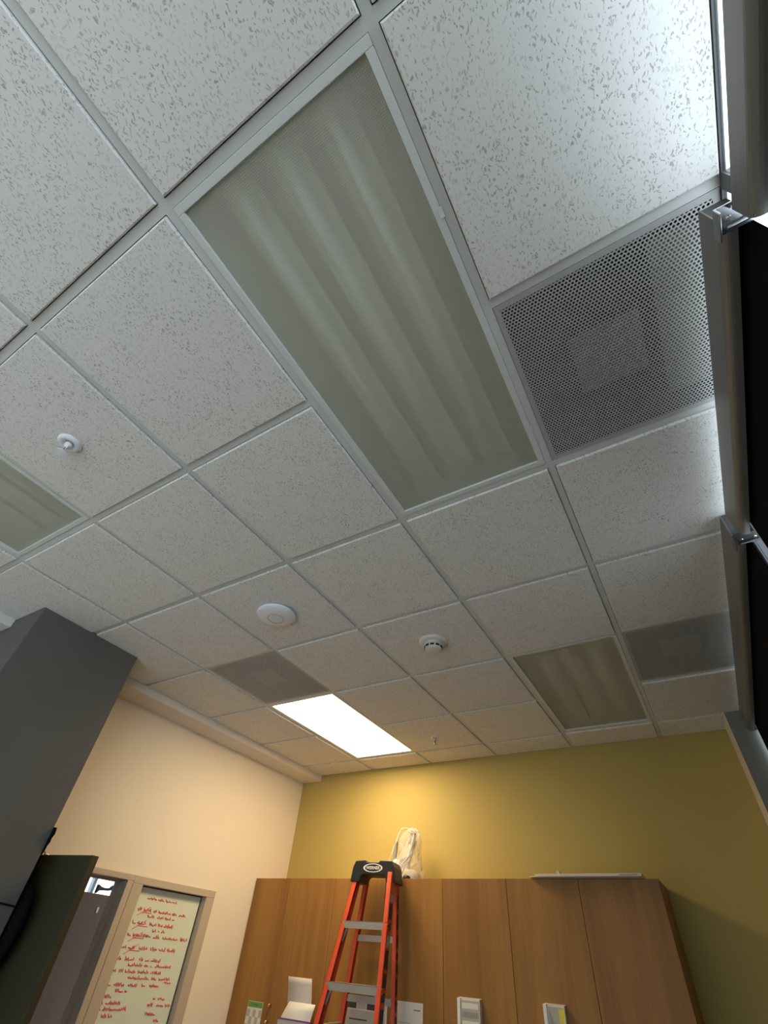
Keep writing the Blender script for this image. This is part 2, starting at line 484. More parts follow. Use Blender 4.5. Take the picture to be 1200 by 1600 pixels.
def tee(x0, x1, y0, y1):
    mb = MB().box(x0, x1, y0, y1, z(0), z(.0022))
    if x1 - x0 < y1 - y0:
        c = (x0 + x1) / 2; mb.box(c - .002, c + .002, y0, y1, z(.0022), z(.038))
    else:
        c = (y0 + y1) / 2; mb.box(x0, x1, c - .002, c + .002, z(.0022), z(.038))
    return mb
for v in range(-3, 2):
    tee(VX[v] - TW / 2, VX[v] + TW / 2, YB, YF).build('main_tee', M['tee'], ceil)
mid_of_fixture = {(u + 1, v) for (u, v) in fixtures}
for u in range(U0 + 1, 7):
    for v in range(-4, 2):
        if (u, v) in mid_of_fixture: continue
        x0 = VX[v] + (TW / 2 if v > -4 else 0); x1 = VX[v + 1] - (TW / 2 if v < 1 else 0)
        tee(x0, x1, u * T - TW / 2, u * T + TW / 2).build('cross_tee', M['tee'], ceil)
MB().box(XSOF, XP, YF - .018, YF, z(-.001), z(.002)).build('wall_angle', M['tee'], ceil)

# ------------------------------------------------------------------ light fixtures
def troffer(u, v, lit, label):
    x0, x1 = VX[v] + TW / 2 + .001, VX[v + 1] - TW / 2 - .001
    y0, y1 = u * T + TW / 2 + .001, (u + 2) * T - TW / 2 - .001
    cx, cy = (x0 + x1) / 2, (y0 + y1) / 2
    t = thing('troffer_light', (cx, cy, z(0)), label, 'ceiling light', 'recessed lensed ceiling lights')
    # housing: sloped trough open below
    hb = MB()
    zt = z(.125); ins = .07
    A = [(x0, y0), (x1, y0), (x1, y1), (x0, y1)]
    B = [(x0 + ins, y0 + .01), (x1 - ins, y0 + .01), (x1 - ins, y1 - .01), (x0 + ins, y1 - .01)]
    vs = [(x, y, z(.012)) for x, y in A] + [(x, y, zt) for x, y in B]
    vs += [(x, y, z(.012)) for x, y in A] + [(x, y, zt + .004) for x, y in A]
    fs = [(4, 5, 6, 7)] + [(j, (j + 1) % 4, 4 + (j + 1) % 4, 4 + j) for j in range(4)]
    fs += [(12, 13, 14, 15)] + [(8 + j, 8 + (j + 1) % 4, 12 + (j + 1) % 4, 12 + j) for j in range(4)]
    hb.add(vs, fs); hb.build('housing', M['fixture_in'], t)
    # hinged door frame of four rails
    fw = .020; d = MB()
    for (a, b, c, e) in ((x0, x1, y0, y0 + fw), (x0, x1, y1 - fw, y1), (x0, x0 + fw, y0 + fw, y1 - fw), (x1 - fw, x1, y0 + fw, y1 - fw)):
        MB().box(a, b, c, e, z(-.003), z(.012)).build('door_rail', M['fixture'], t, bevel=.0015)
    for yy in (y0 + .34, y1 - .16):
        MB().box(x1 - .008, x1 + .004, yy - .012, yy + .012, z(-.0055), z(-.003)).build('latch', M['fixture'], t, bevel=.001)
    ln = MB().add([(x0 + fw, y0 + fw, z(.006)), (x1 - fw, y0 + fw, z(.006)), (x1 - fw, y1 - fw, z(.006)), (x0 + fw, y1 - fw, z(.006))], [(3, 2, 1, 0)])
    if lit:
        ln = MB().box(x0 + fw, x1 - fw, y0 + fw, y1 - fw, z(.0045), z(.007))
        ln.build('lens', M['lit'], t)
    else:
        ln.build('lens', M['lens'], t)
        for k in (-1, 0, 1):
            tx = cx + k * .145
            MB().prism([(tx - .048, z(.088)), (tx - .02, z(.104)), (tx + .02, z(.104)), (tx + .048, z(.088)), (tx + .02, z(.110)), (tx - .02, z(.110))], 1, y0 + .04, y1 - .04).build('reflector', M['tube'], t)
            MB().tube([(tx, y0 + .03, z(.062)), (tx, y1 - .03, z(.062))], .019, 12).build('tube', M['tube'], t, smooth=True)
        for yy in (y0 + .02, y1 - .02):
            MB().box(x0 + .09, x1 - .09, yy - .012, yy + .012, z(.04), z(.10)).build('socket_bar', M['fixture'], t)
    return t
troffer(0, 0, False, 'large unlit lensed ceiling light filling the middle of the picture')
troffer(4, 0, False, 'unlit beige lensed ceiling light close to the yellow wall')
troffer(4, -3, True, 'glowing warm white ceiling light, the only one switched on')
troffer(-1, -3, False, 'unlit ceiling light cut off by the left picture edge')

# ------------------------------------------------------------------ perforated air grilles
def perforated_mesh(w, d):
    """sheet w x d centred on the origin, staggered round holes, 1.4 mm thick"""
    px = .0098; py = px * math.sqrt(3) / 2; r = .0036
    nx = int((w - .02) / px); ny = int((d - .02) / py)
    x0 = -(nx - .5) * px / 2; y0 = -(ny - 1) * py / 2
    mb = MB(); R = px / math.sqrt(3)
    vs, fs = [], []
    for j in range(ny):
        for i in range(nx):
            cx = x0 + i * px + (px / 2 if j % 2 else 0) - px / 4 + px / 4; cy = y0 + j * py
            o = len(vs)
            for k in range(6):
                a = PI / 6 + k * PI / 3
                vs.append((cx + R * math.cos(a), cy + R * math.sin(a), 0))
            for k in range(6):
                a = PI / 6 + k * PI / 3
                vs.append((cx + r * math.cos(a), cy + r * math.sin(a), 0))
            for k in range(6):
                a = PI / 6 + k * PI / 3
                vs.append((cx + r * math.cos(a), cy + r * math.sin(a), .0014))
            for k in range(6):
                n = (k + 1) % 6
                fs.append((o + k, o + 6 + k, o + 6 + n, o + n))
                fs.append((o + 6 + k, o + 12 + k, o + 12 + n, o + 6 + n))
    mb.add(vs, fs)
    ex = nx * px / 2 - px / 4; ey = ny * py / 2 - py / 2
    for (a, b, c, e) in ((-w / 2, w / 2, -d / 2, -ey), (-w / 2, w / 2, ey, d / 2), (-w / 2, -ex, -ey, ey), (ex, w / 2, -ey, ey)):
        mb.box(a, b, c, e, .0002, .0014)
    me = bpy.data.meshes.new('perforated_face'); me.from_pydata(mb.v, [], mb.f); me.materials.append(M['perf'])
    return me
perf_cache = {}
def grille(u, v, label):
    x0, x1 = VX[v] + TW / 2 + .001, VX[v + 1] - (TW / 2 if v < 1 else 0) - .001
    y0, y1 = u * T + TW / 2 + .001, (u + 1) * T - TW / 2 - .001
    cx, cy = (x0 + x1) / 2, (y0 + y1) / 2
    t = thing('air_grille', (cx, cy, z(0)), label, 'air vent', 'perforated ceiling air grilles')
    key = (round(x1 - x0, 3), round(y1 - y0, 3))
    if key not in perf_cache: perf_cache[key] = perforated_mesh(*key)
    o = bpy.data.objects.new('perforated_face', perf_cache[key]); COL.objects.link(o)
    o.location = (0, 0, 0); o.parent = t
    o.location = (0, 0, -.001)
    zt = z(.24); h = MB()
    vs = [(x, y, z(.0006)) for x, y in ((x0, y0), (x1, y0), (x1, y1), (x0, y1))] + [(x, y, zt) for x, y in ((x0, y0), (x1, y0), (x1, y1), (x0, y1))]
    h.add(vs, [(4, 5, 6, 7)] + [(j, (j + 1) % 4, 4 + (j + 1) % 4, 4 + j) for j in range(4)])
    h.build('housing', M['plenum'], t)
    s = .095
    MB().box(cx - s - .02, cx + s - .02, cy - s, cy + s, z(.020), z(.024)).build('baffle_plate', M['plate'], t, bevel=.001)
    MB().box(x1 - .150, x1 - .004, y0 + .06, y1 - .05, z(.05), z(.075)).build('liner_board', M['liner'], t)  # lining; pale tone also stands in for window light leaking through the holes
    for sx in (-1, 1):
        MB().box(cx - .02 + sx * .08 - .004, cx - .02 + sx * .08 + .004, cy - .004, cy + .004, z(.024), zt).build('hanger', M['perf'], t)
    return t
grille(1, 1, 'large perforated metal air grille beside the near window shade')
grille(4, 1, 'small far perforated air grille beside the window, right of the beige light')
grille(3, -3, 'perforated air grille touching the end of the glowing light')

# ------------------------------------------------------------------ ceiling devices
def sprinkler(x, y, big, label):
    t = thing('fire_sprinkler', (x, y, z(-.0100)), label, 'sprinkler', 'ceiling fire sprinklers')
    c = (x, y, z(-.0101)); m = M['white_plastic'] if big else M['alu']
    s = 1.0 if big else .8
    MB().lathe(c, [(.016 * s, -.001), (.022 * s, -.010), (.034 * s, -.011), (.042 * s, -.004), (.043 * s, 0)][::-1], 28).build('escutcheon', M['white_plastic'], t, smooth=True)
    MB().lathe(c, [(.013 * s, -.004), (.013 * s, -.018), (.009 * s, -.022), (.009 * s, -.028)], 16).build('body', m, t, smooth=True)
    for a in (0, PI):
        MB().tube([(x + .012 * s * math.cos(a), y + .012 * s * math.sin(a), z(-.033)), (x + .013 * s * math.cos(a), y + .013 * s * math.sin(a), z(-.050)), (x + .004 * math.cos(a), y + .004 * math.sin(a), z(-.062))], .0028, 6).build('yoke_arm', m, t)
    MB().lathe(c, [(.0035, -.026), (.0035, -.055)], 10).build('bulb', M['ink'], t)
    d = MB().lathe(c, [(.006, -.054), (.017 * s, -.056), (.017 * s, -.058), (.006, -.059)], 20).build('deflector', m, t)
    return t
sprinkler(-.912, .311, True, 'white fire sprinkler in the plain tile near the left edge')
sprinkler(-.919, 3.404, False, 'small fire sprinkler right of the glowing light near the yellow wall')

t = thing('access_point', (-.932, 1.52, z(-.0100)), 'round white wireless access point disc on a ceiling tile', 'access point')
c = (-.932, 1.52, z(-.0101))
MB().lathe(c, [(.062, 0), (.070, -.004), (.070, -.010)], 40).build('mount', M['grey_plastic'], t, smooth=True)
MB().lathe(c, [(.072, -.007), (.100, -.008), (.1045, -.014), (.102, -.022), (.088, -.030), (.062, -.036), (.030, -.039), (.004, -.040)], 48).build('shell', M['white_plastic'], t, smooth=True)
rg = MB()
pts = [(c[0] + .042 * math.cos(k * PI / 16), c[1] + .042 * math.sin(k * PI / 16), c[2] - .0384) for k in range(33)]
rg.tube(pts, .0013, 6).build('status_ring', M['grey_plastic'], t)
MB().lathe((c[0] + .035, c[1] + .086, c[2]), [(.006, -.028), (.006, -.0295)], 12).build('logo_dot', M['grey_plastic'], t)

t = thing('smoke_detector', (-.300, 2.119, z(-.0100)), 'ivory smoke detector puck between the tiles and the beige light', 'smoke detector')
c = (-.300, 2.119, z(-.0101))
MB().lathe(c, [(.080, 0), (.080, -.006), (.074, -.014), (.055, -.018)], 36).build('base', M['cream_plastic'], t, smooth=True)
MB().lathe(c, [(.053, -.016), (.053, -.030), (.046, -.034)], 36).build('collar', M['cream_plastic'], t, smooth=True)
for k in range(10):
    a = 2 * PI * k / 10
    ca, sa = math.cos(a), math.sin(a)
    MB().obox((c[0] + .046 * ca + .010 * sa, c[1] + .046 * sa - .010 * ca, c[2] - .046), (-.020 * sa, .020 * ca, 0), (.004 * ca, .004 * sa, 0), (0, 0, .010)).build('vent_slot', M['dark'], t)
MB().lathe(c, [(.046, -.034), (.0475, -.048), (.040, -.054), (.020, -.057), (.004, -.0575)], 36).build('cap', M['cream_plastic'], t, smooth=True)

# ------------------------------------------------------------------ roller shades at the windows
def roller_shade(y0, y1, xf, zt, zb, lip, label):
    t = thing('roller_shade', (xf, (y0 + y1) / 2, z(zt)), label, 'roller shade', 'black roller shades with grey fascias')
    # fascia: upright front, rounded lower corner, lip running back under the roll
    prof = [(xf, z(zt)), (xf, z(zb + .018))]
    for k in range(1, 6):
        a = k * PI / 10
        prof.append((xf + .018 * (1 - math.cos(a)), z(zb + .018) - .018 * math.sin(a)))
    prof += [(xf + lip, z(zb)), (xf + lip, z(zb) + .003)]
    for k in range(5, 0, -1):
        a = k * PI / 10
        prof.append((xf + .003 + .015 * (1 - math.cos(a)), z(zb + .018) - .015 * math.sin(a)))
    prof += [(xf + .003, z(zb + .018)), (xf + .003, z(zt))]
    MB().prism([(p[0], p[1]) for p in prof], 1, y0, y1).build('fascia', M['fascia'], t)
    xr = xf + .028
    zr = z(zt) - .024
    MB().tube([(xr, y0 + .012, zr), (xr, y1 - .012, zr)], .020, 16).build('fabric_roll', M['shade'], t, smooth=True)
    MB().box(xr + .0185, xr + .0199, y0 + .012, y1 - .012, .93, zr).build('fabric', M['shade'], t)
    MB().box(xr + .013, xr + .026, y0 + .02, y1 - .02, .905, .93).build('hem_bar', M['darkmetal'], t)
    for yy in (y0 + .003, y1 - .006):
        MB().box(xf + .004, xf + .054, yy, yy + .003, z(zb) + .004, z(zt)).build('end_plate', M['darkmetal'], t)
    return t
roller_shade(-.62, .590, 1.108, -.222, -.308, .048, 'near grey shade fascia in the upper right picture corner')
roller_shade(.628, 1.680, 1.104, -.055, -.172, .032, 'middle grey shade fascia over black fabric beside the large air grille')
roller_shade(1.735, 3.632, 1.098, -.014, -.145, .034, 'farthest grey shade fascia over black fabric, reaching the grey pier')

def shade_bracket(y, xf, zc, metal, label):
    t = thing('shade_bracket', (xf + .05, y, z(zc)), label, 'bracket', 'metal brackets between the shades')
    MB().box(xf - .010, XG - .002, y - .028, y + .028, z(zc) - .002, z(zc) + .002).build('plate', metal, t, bevel=.001)
    MB().box(XG - .006, XG - .002, y - .028, y + .028, z(zc) + .002, z(zc) + .06).build('wall_flange', metal, t, bevel=.001)
    MB().box(xf - .010, xf - .006, y - .028, y + .028, z(zc) - .030, z(zc) + .0).build('front_flange', metal, t, bevel=.001)
    for dx in (.015, .055):
        MB().lathe((xf + dx, y, z(zc)), [(.006, .001), (.006, -.004), (.004, -.006)], 10).build('screw', M['chrome'], t)
    MB().tube([(xf + .01, y + .015, z(zc) - .008), (xf + .07, y + .015, z(zc) - .008)], .004, 8).build('rod', metal, t)
    return t
shade_bracket(.605, 1.088, -.215, M['chrome'], 'shiny metal shade bracket at the corner of the large air grille')
shade_bracket(1.707, 1.095, -.165, M['darkmetal'], 'dark metal shade bracket halfway along the window wall')

# ------------------------------------------------------------------ cabinets
CY = 3.58; CT = -.885
CTOP = z(CT)
door_edges = [(-2.655, -2.290), (-2.290, -1.843), (-1.843, -1.398), (-1.398, -.953), (-.953, -.508), (-.508, -.063), (-.063, .377)]
units = [([0], 'narrow wooden tall cabinet in the corner beside the cream wall'),
         ([1, 2], 'double door wooden tall cabinet left of and behind the ladder'),
         ([3, 4], 'double door wooden tall cabinet just right of the ladder'),
         ([5, 6], 'double door wooden tall cabinet at the right end of the row')]
for ids, lab in units:
    a, b = door_edges[ids[0]][0], door_edges[ids[-1]][1]
    t = thing('tall_cabinet', ((a + b) / 2, (CY + YF) / 2, 0), lab, 'cabinet', 'row of wooden tall cabinets')
    cb = MB().box(a, b, CY + .022, YF - .002, .08, CTOP).build('body', M['wood'], t)
    MB().box(a + .01, b - .01, CY + .06, YF - .01, 0, .08).build('plinth', M['dark'], t)
    for k in ids:
        p, q = door_edges[k]
        d = MB().box(p + .0014, q - .0014, CY, CY + .020, .085, CTOP - .001).build('door', M['wood'], t, bevel=.001)
        kx = q - .03 if k % 2 == 0 else p + .03
        if k == 1:
            for (hx, hz) in ((-2.268, -1.600), (-2.274, -1.680)):
                MB().tube([(hx, CY, z(hz)), (hx, CY - .012, z(hz)), (hx, CY - .014, z(hz)), (hx, CY - .026, z(hz))], [.005, .005, .011, .009], 12).build('knob', M['brass'], d, smooth=True)
        else:
            MB().tube([(kx, CY, 1.05), (kx, CY - .012, 1.05), (kx, CY - .014, 1.05), (kx, CY - .026, 1.05)], [.005, .005, .011, .009], 12).build('knob', M['brass'], d, smooth=True)

# ------------------------------------------------------------------ ladder
t = thing('step_ladder', (-1.38, 3.15, 0), 'orange red fibreglass step ladder with silver steps against the cabinets', 'ladder')
def lerp(a, b, k): return a + (b - a) * k
def front_pt(side, zz):            # zz measured from the ceiling
    dr = -.939 - zz
    x = (-1.505 - .062 * dr) if side < 0 else (-1.224 + .112 * dr)
    return Vector((x, 3.36 + .28 * (zz + .85), z(zz)))
def rear_pt(side, zz):
    dr = -.93 - zz
    x = (-1.500 - .16 * dr) if side < 0 else (-1.252 + .02 * dr)
    return Vector((x, 3.465 + .03 * dr, z(zz)))
def channel(P, Q, inward, back, w, d, th=.004):
    """C-section rail: web outside, two flanges turned inward"""
    P, Q = Vector(P), Vector(Q); ax = Q - P
    i = Vector(inward); k = Vector(back)
    mb = MB()
    mb.obox(P, ax, i * th, k * d)
    mb.obox(P, ax, i * w, k * th)
    mb.obox(P + k * (d - th), ax, i * w, k * th)
    return mb
yaw = Matrix.Rotation(math.radians(9), 3, 'Z')
IN = yaw @ Vector((1, 0, 0)); BK = yaw @ Vector((0, 1, 0))
for s in (-1, 1):
    P, Q = front_pt(s, -.88), front_pt(s, -3.05 + .001)
    rail = channel(P - IN * s * -.013, Q - IN * s * -.013, IN * -s, BK, .030, .066).build('front_rail', M['red_frp'], t)
    MB().obox(Q + Vector((-.02, -.005, 0)), (.04, 0, 0), (0, .085, 0), (0, 0, .03)).build('foot', M['black_plastic'], rail)
    P, Q = rear_pt(s, -.88), rear_pt(s, -3.05 + .001)
    rail = channel(P - IN * s * -.013, Q - IN * s * -.013, IN * -s, BK, .026, .040).build('rear_rail', M['red_frp'], t)
    MB().obox(Q + Vector((-.02, -.005, 0)), (.04, 0, 0), (0, .055, 0), (0, 0, .03)).build('foot', M['black_plastic'], rail)
for k in range(6):
    zz = -1.149 - k * .288
    a, b = front_pt(-1, zz), front_pt(1, zz)
    a = a + IN * -.006; b = b + IN * .006
    st = MB()
    ax = b - a
    st.obox(a + BK * -.003 + Vector((0, 0, -.004)), ax, BK * .078, Vector((0, 0, .004)))
    st.obox(a + BK * -.003 + Vector((0, 0, -.038)), ax, BK * .003, Vector((0, 0, .038)))
    st.obox(a + BK * .072 + Vector((0, 0, -.030)), ax, BK * .003, Vector((0, 0, .030)))
    so = st.build('step', M['alu'], t)
    for s, e in ((1, a), (-1, b)):
        for dz in (-.008, -.028):
            c0 = e + IN * (-s * .010) + Vector((0, 0, dz))
            MB().tube([c0, c0 + BK * -.004], .0045, 8).build('rivet', M['red_frp'], so)
        p0 = e + IN * s * .030 + BK * .01 + Vector((0, 0, -.038)); p1 = e + IN * s * .004 + BK * .01 + Vector((0, 0, -.100))
        MB().beam(p0, p1, .004, .016, (0, 1, 0)).build('brace', M['alu'], so)
for k in range(6):
    zz = -1.205 - k * .288
    a, b = rear_pt(-1, zz), rear_pt(1, zz)
    MB().obox(a + BK * .008 + Vector((0, 0, -.032)), b - a, BK * .016, Vector((0, 0, .032))).build('rear_bar', M['alu'], t)
for s in (-1, 1):
    a, b = front_pt(s, -1.62), rear_pt(s, -1.62)
    MB().beam(a + BK * .05, b, .004, .02, (0, 0, 1)).build('spreader', M['alu'], t)
# worn warning labels on the outer faces of the right-hand rails
random.seed(3)
for (fn, d, ys) in ((front_pt, .066, .008), (rear_pt, .040, .004)):
    zz = -1.0
    while zz > -1.72:
        hgt = random.uniform(.03, .085)
        P = fn(1, zz) + IN * .0132 + BK * ys; Q = fn(1, zz - hgt) + IN * .0132 + BK * ys
        mt = random.choice(['ink', 'ink', 'ink', 'black_plastic', 'paper_grey'])
        MB().obox(P, Q - P, IN * .0008, BK * (d - .014)).build('warning_label', M[mt], t)
        zz -= hgt + random.uniform(.006, .028)
# moulded top cap
cap = MB()
O = Vector((-1.535, 3.325, 0))
W = (yaw @ Vector((1, 0, 0)))
L0 = .330; D0 = .165
def capbox(a, b, c, d, e, f):
    return MB().obox(O + W * a + BK * c + Vector((0, 0, z(e))), W * (b - a), BK * (d - c), Vector((0, 0, f - e)))
cp = MB()
prof = [(0, -.938), (.012, -.856), (.030, -.818), (.105, -.812), (.115, -.824), (.205, -.824), (.215, -.812), (.300, -.815), (.318, -.850), (.332, -.938),
        (.268, -.938), (.258, -.905), (.240, -.895), (.095, -.895), (.076, -.905), (.068, -.938)]
n = len(prof)
vs = [O + W * a + Vector((0, 0, z(h))) for a, h in prof] + [O + W * a + BK * D0 + Vector((0, 0, z(h))) for a, h in prof]
cp.add(vs, [tuple(range(n))[::-1], tuple(range(n, 2 * n))] + [(i, (i + 1) % n, n + (i + 1) % n, n + i) for i in range(n)])
cap_o = cp.build('top_cap', M['black_plastic'], t, bevel=.006, seg=3)
cap_o['label'] = 'black moulded plastic top cap with white oval emblem'
# emblem: white oval ring and lettering on the front of the cap
def on_cap(a, h, out=.0015): return O + W * a + BK * -out + Vector((0, 0, z(h)))
ringm = MB(); N_ = 40; vs = []; fs = []
for k in range(N_):
    an = 2 * PI * k / N_
    e1 = 1 + .25 * abs(math.cos(an)) ** 3
    vs.append(on_cap(.166 + .072 * math.cos(an), -.858 + .0250 * math.sin(an)))
    vs.append(on_cap(.166 + (.072 - .010 * e1) * math.cos(an), -.858 + (.0250 - .0045) * math.sin(an)))
for k in range(N_):
    a, b = 2 * k, 2 * ((k + 1) % N_)
    fs.append((a, b, b + 1, a + 1))
ringm.add(vs, fs); ro = ringm.build('emblem', M['white_print'], cap_o)
sm = ro.modifiers.new('thick', 'SOLIDIFY'); sm.thickness = .0008
def text_mesh(name, body, size, mat, parent, origin, ux, uy, extrude=.0004, bold=0.0):
    cu = bpy.data.curves.new(name, 'FONT'); cu.body = body; cu.size = size; cu.extrude = extrude
    cu.align_x = 'CENTER'; cu.align_y = 'CENTER'; cu.offset = bold
    o = bpy.data.objects.new(name, cu); COL.objects.link(o)
    dg = bpy.context.evaluated_depsgraph_get(); dg.update()
    me = bpy.data.meshes.new_from_object(o.evaluated_get(dg))
    COL.objects.unlink(o); bpy.data.objects.remove(o)
    me.materials.clear(); me.materials.append(mat)
    ux = Vector(ux).normalized(); uy = Vector(uy).normalized(); uz = ux.cross(uy)
    Mx = Matrix(((ux.x, uy.x, uz.x, origin[0]), (ux.y, uy.y, uz.y, origin[1]), (ux.z, uy.z, uz.z, origin[2]), (0, 0, 0, 1)))
    me.transform(Mx)
    q = bpy.data.objects.new(name, me); COL.objects.link(q)
    attach(q, parent)
    return q
text_mesh('lettering', 'WERNER', .0255, M['white_print'], cap_o, on_cap(.166, -.858), W, (0, 0, 1), bold=.0006)

# ------------------------------------------------------------------ things on the cabinet tops
bagx, bagy = -1.325, 3.735
t = thing('bagged_appliance', (bagx, bagy, CTOP), 'grey and white appliance wrapped in a clear plastic bag on the cabinet top', 'appliance')
b0 = CTOP
MB().lathe((bagx + .03, bagy, b0), [(.085, 0), (.088, .015), (.080, .045), (.060, .065), (.03, .072)], 24).build('base', M['cream_plastic'], t, smooth=True)
MB().lathe((bagx + .055, bagy - .085, b0), [(.028, 0), (.028, .018), (.018, .026)], 16).build('foot', M['black_plastic'], t, smooth=True)
MB().beam((bagx - .03, bagy, b0 + .06), (bagx + .06, bagy - .01, b0 + .265), .062, .05, (1, 0, 0)).build('arm', M['cream_plastic'], t, bevel=.012)
MB().beam((bagx + .045, bagy - .02, b0 + .23), (bagx + .075, bagy - .02, b0 + .305), .038, .046, (1, 0, 0)).build('head', M['grey_plastic'], t, bevel=.008)
MB().beam((bagx - .105, bagy, b0 + .08), (bagx - .085, bagy - .01, b0 + .255), .024, .024, (1, 0, 0)).build('handle', M['grey_plastic'], t, bevel=.006)
MB().beam((bagx - .03, bagy - .045, b0 + .11), (bagx + .05, bagy - .045, b0 + .135), .012, .035, (0, 1, 0)).build('control_panel', M['grey_plastic'], t, bevel=.004)
MB().beam((bagx - .10, bagy - .005, b0 + .10), (bagx + .03, bagy - .005, b0 + .10), .06, .07, (0, 1, 0)).build('shell', M['white_plastic'], t, bevel=.015)
# crumpled bag
random.seed(11)
bg = MB(); rings = 14; seg = 26; vs = []; fs = []
for i in range(rings):
    k = i / (rings - 1)
    w = .115 * (1 - .55 * k ** 2.2) + .012 * math.sin(k * 9)
    dpt = .085 * (1 - .6 * k ** 2)
    cx = bagx + .005 + .040 * k; hz = b0 + .002 + .335 * k
    for j in range(seg):
        a = 2 * PI * j / seg
        rr = 1 + .13 * math.sin(5 * a + 3 * k * 4) * random.uniform(.3, 1) + random.uniform(-.05, .05)
        if i == rings - 1: rr *= .45
        vs.append((cx + w * rr * math.cos(a), bagy + dpt * rr * math.sin(a), hz + random.uniform(-.006, .006) * (i > 0)))
for i in range(rings - 1):
    for j in range(seg):
        fs.append((i * seg + j, i * seg + (j + 1) % seg, (i + 1) * seg + (j + 1) % seg, (i + 1) * seg + j))
fs.append(tuple((rings - 1) * seg + j for j in range(seg)))
bg.add(vs, fs); bo = bg.build('plastic_bag', M['bag_film'], t)
bo['label'] = 'crumpled clear plastic bag'
for (p, q, r_) in (((-.115, -.085, .06), (-.01, -.08, .315), (-.06, -.10, .19)), ((-.02, -.10, .05), (.085, -.085, .16), (.02, -.105, .09)), ((-.01, -.08, .315), (.085, -.06, .30), (.03, -.08, .34)), ((.02, -.10, .03), (.095, -.06, .29), (.085, -.10, .15))):
    P = [Vector((bagx, bagy, b0)) + Vector(v) for v in (p, r_, q)]
    pts = [P[0].lerp(P[1], s).lerp(P[1].lerp(P[2], s), s) for s in [k / 8 for k in range(9)]]
    MB().tube(pts, [.0035 + .002 * math.sin(k * 2.1) for k in range(9)], 6).build('bag_fold', M['white_print'], t, smooth=True)

t = thing('flat_carton', (-.01, 3.66, CTOP), 'thin flattened white carton lying on the right cabinet top over the edge', 'carton')
pz = CTOP + .001
MB().prism([(-.345, 3.545), (-.285, 3.515), (.305, 3.500), (.312, 3.62), (.300, 3.86), (-.300, 3.88)], 2, pz, pz + .0035).build('bottom_panel', M['cardboard'], t)
MB().prism([(-.300, 3.525), (.305, 3.506), (.300, 3.85), (-.280, 3.87)], 2, pz + .011, pz + .0145).build('top_panel', M['cardboard'], t)
MB().obox((-.300, 3.526, pz + .0035), (.605, -.020, 0), (0, .004, 0), (0, 0, .0075)).build('edge_fold', M['cardboard'], t)
MB().obox((.19, 3.505, pz + .0045), (.095, -.003, 0), (0, .004, 0), (0, 0, .005)).build('tape', M['grey_plastic'], t)
MB().obox((-.165, 3.54, pz + .0145), (.016, 0, .0), (0, .05, 0), (-.008, 0, .016)).build('torn_flap', M['cardboard'], t)

# ------------------------------------------------------------------ papers on the cabinet doors
def sheet(name, x0, x1, zt_, zb_, label, mat='paper', cat='paper', y=CY, th=.0008, skew=0.0):
    o = MB().obox((x0, y - .0006 - th, z(zb_)), (x1 - x0, 0, skew), (0, th, 0), (0, 0, zt_ - zb_)).build(name, M[mat])
    return tag(o, label, cat)
def mark(par, x0, x1, zt_, zb_, mat, y, name='print_block', skew=0.0):
    return MB().obox((x0, y - .0004, z(zb_)), (x1 - x0, 0, skew), (0, .0004, 0), (0, 0, zt_ - zb_)).build(name, M[mat], par)

# chequered flyer with a green heading
s = sheet('flyer', -2.478, -2.338, -1.592, -1.90, 'chequered flyer with green heading on the corner cabinet door')
yq = CY - .0016
mark(s, -2.476, -2.340, -1.594, -1.622, 'green', yq, 'heading')
mark(s, -2.430, -2.386, -1.603, -1.612, 'bluegreen', yq - .0004, 'heading_mark')
for r_ in range(7):
    for c_ in range(5):
        if (r_ + c_) % 2 == 0:
            mark(s, -2.474 + c_ * .0270, -2.474 + (c_ + 1) * .0270, -1.632 - r_ * .036, -1.632 - (r_ + 1) * .036, 'paper_grey', yq, 'check')

# wall file pocket with a folded sheet leaning out
t = thing('file_pocket', (-2.01, CY, z(-1.78)), 'grey file pocket with folded white sheets left of the ladder', 'file holder')
MB().prism([(-2.150, z(-1.645)), (-1.880, z(-1.650)), (-1.885, z(-1.95)), (-2.145, z(-1.95))], 1, CY - .045, CY - .041).build('front_panel', M['paper_grey'], t)
MB().box(-2.145, -1.885, CY - .041, CY - .001, z(-1.952), z(-1.948)).build('bottom_panel', M['paper_grey'], t)
for xx in (-2.147, -1.886):
    MB().box(xx, xx + .003, CY - .042, CY - .001, z(-1.95), z(-1.66)).build('side_panel', M['paper_grey'], t)
MB().box(-2.152, -1.878, CY - .0465, CY - .045, z(-1.652), z(-1.645)).build('rim', M['purple_print'], t)
def curved_sheet(name, x0, x1, prof, mat, par, skew=0.0, taper=0.0):
    """sheet following a (y, z) profile between x0 and x1"""
    mb = MB(); n = len(prof); vs = []
    for k, (yy, zz) in enumerate(prof):
        sft = skew * k / (n - 1); tp = taper * k / (n - 1)
        vs += [(x0 + sft + tp, yy, zz), (x1 + sft - tp, yy, zz)]
    mb.add(vs, [(2 * k, 2 * k + 1, 2 * k + 3, 2 * k + 2) for k in range(n - 1)])
    o = mb.build(name, M[mat], par, smooth=True)
    so = o.modifiers.new('thick', 'SOLIDIFY'); so.thickness = .0008
    return o
curved_sheet('loose_sheet', -2.105, -1.900, [(CY - .012, z(-1.80)), (CY - .018, z(-1.62)), (CY - .028, z(-1.54)), (CY - .042, z(-1.475)), (CY - .050, z(-1.445))], 'paper', t, skew=-.006)
curved_sheet('folded_sheet', -2.150, -1.890, [(CY - .036, z(-1.80)), (CY - .042, z(-1.64)), (CY - .040, z(-1.60)), (CY - .034, z(-1.565))], 'white_print', t, skew=.05, taper=.02)

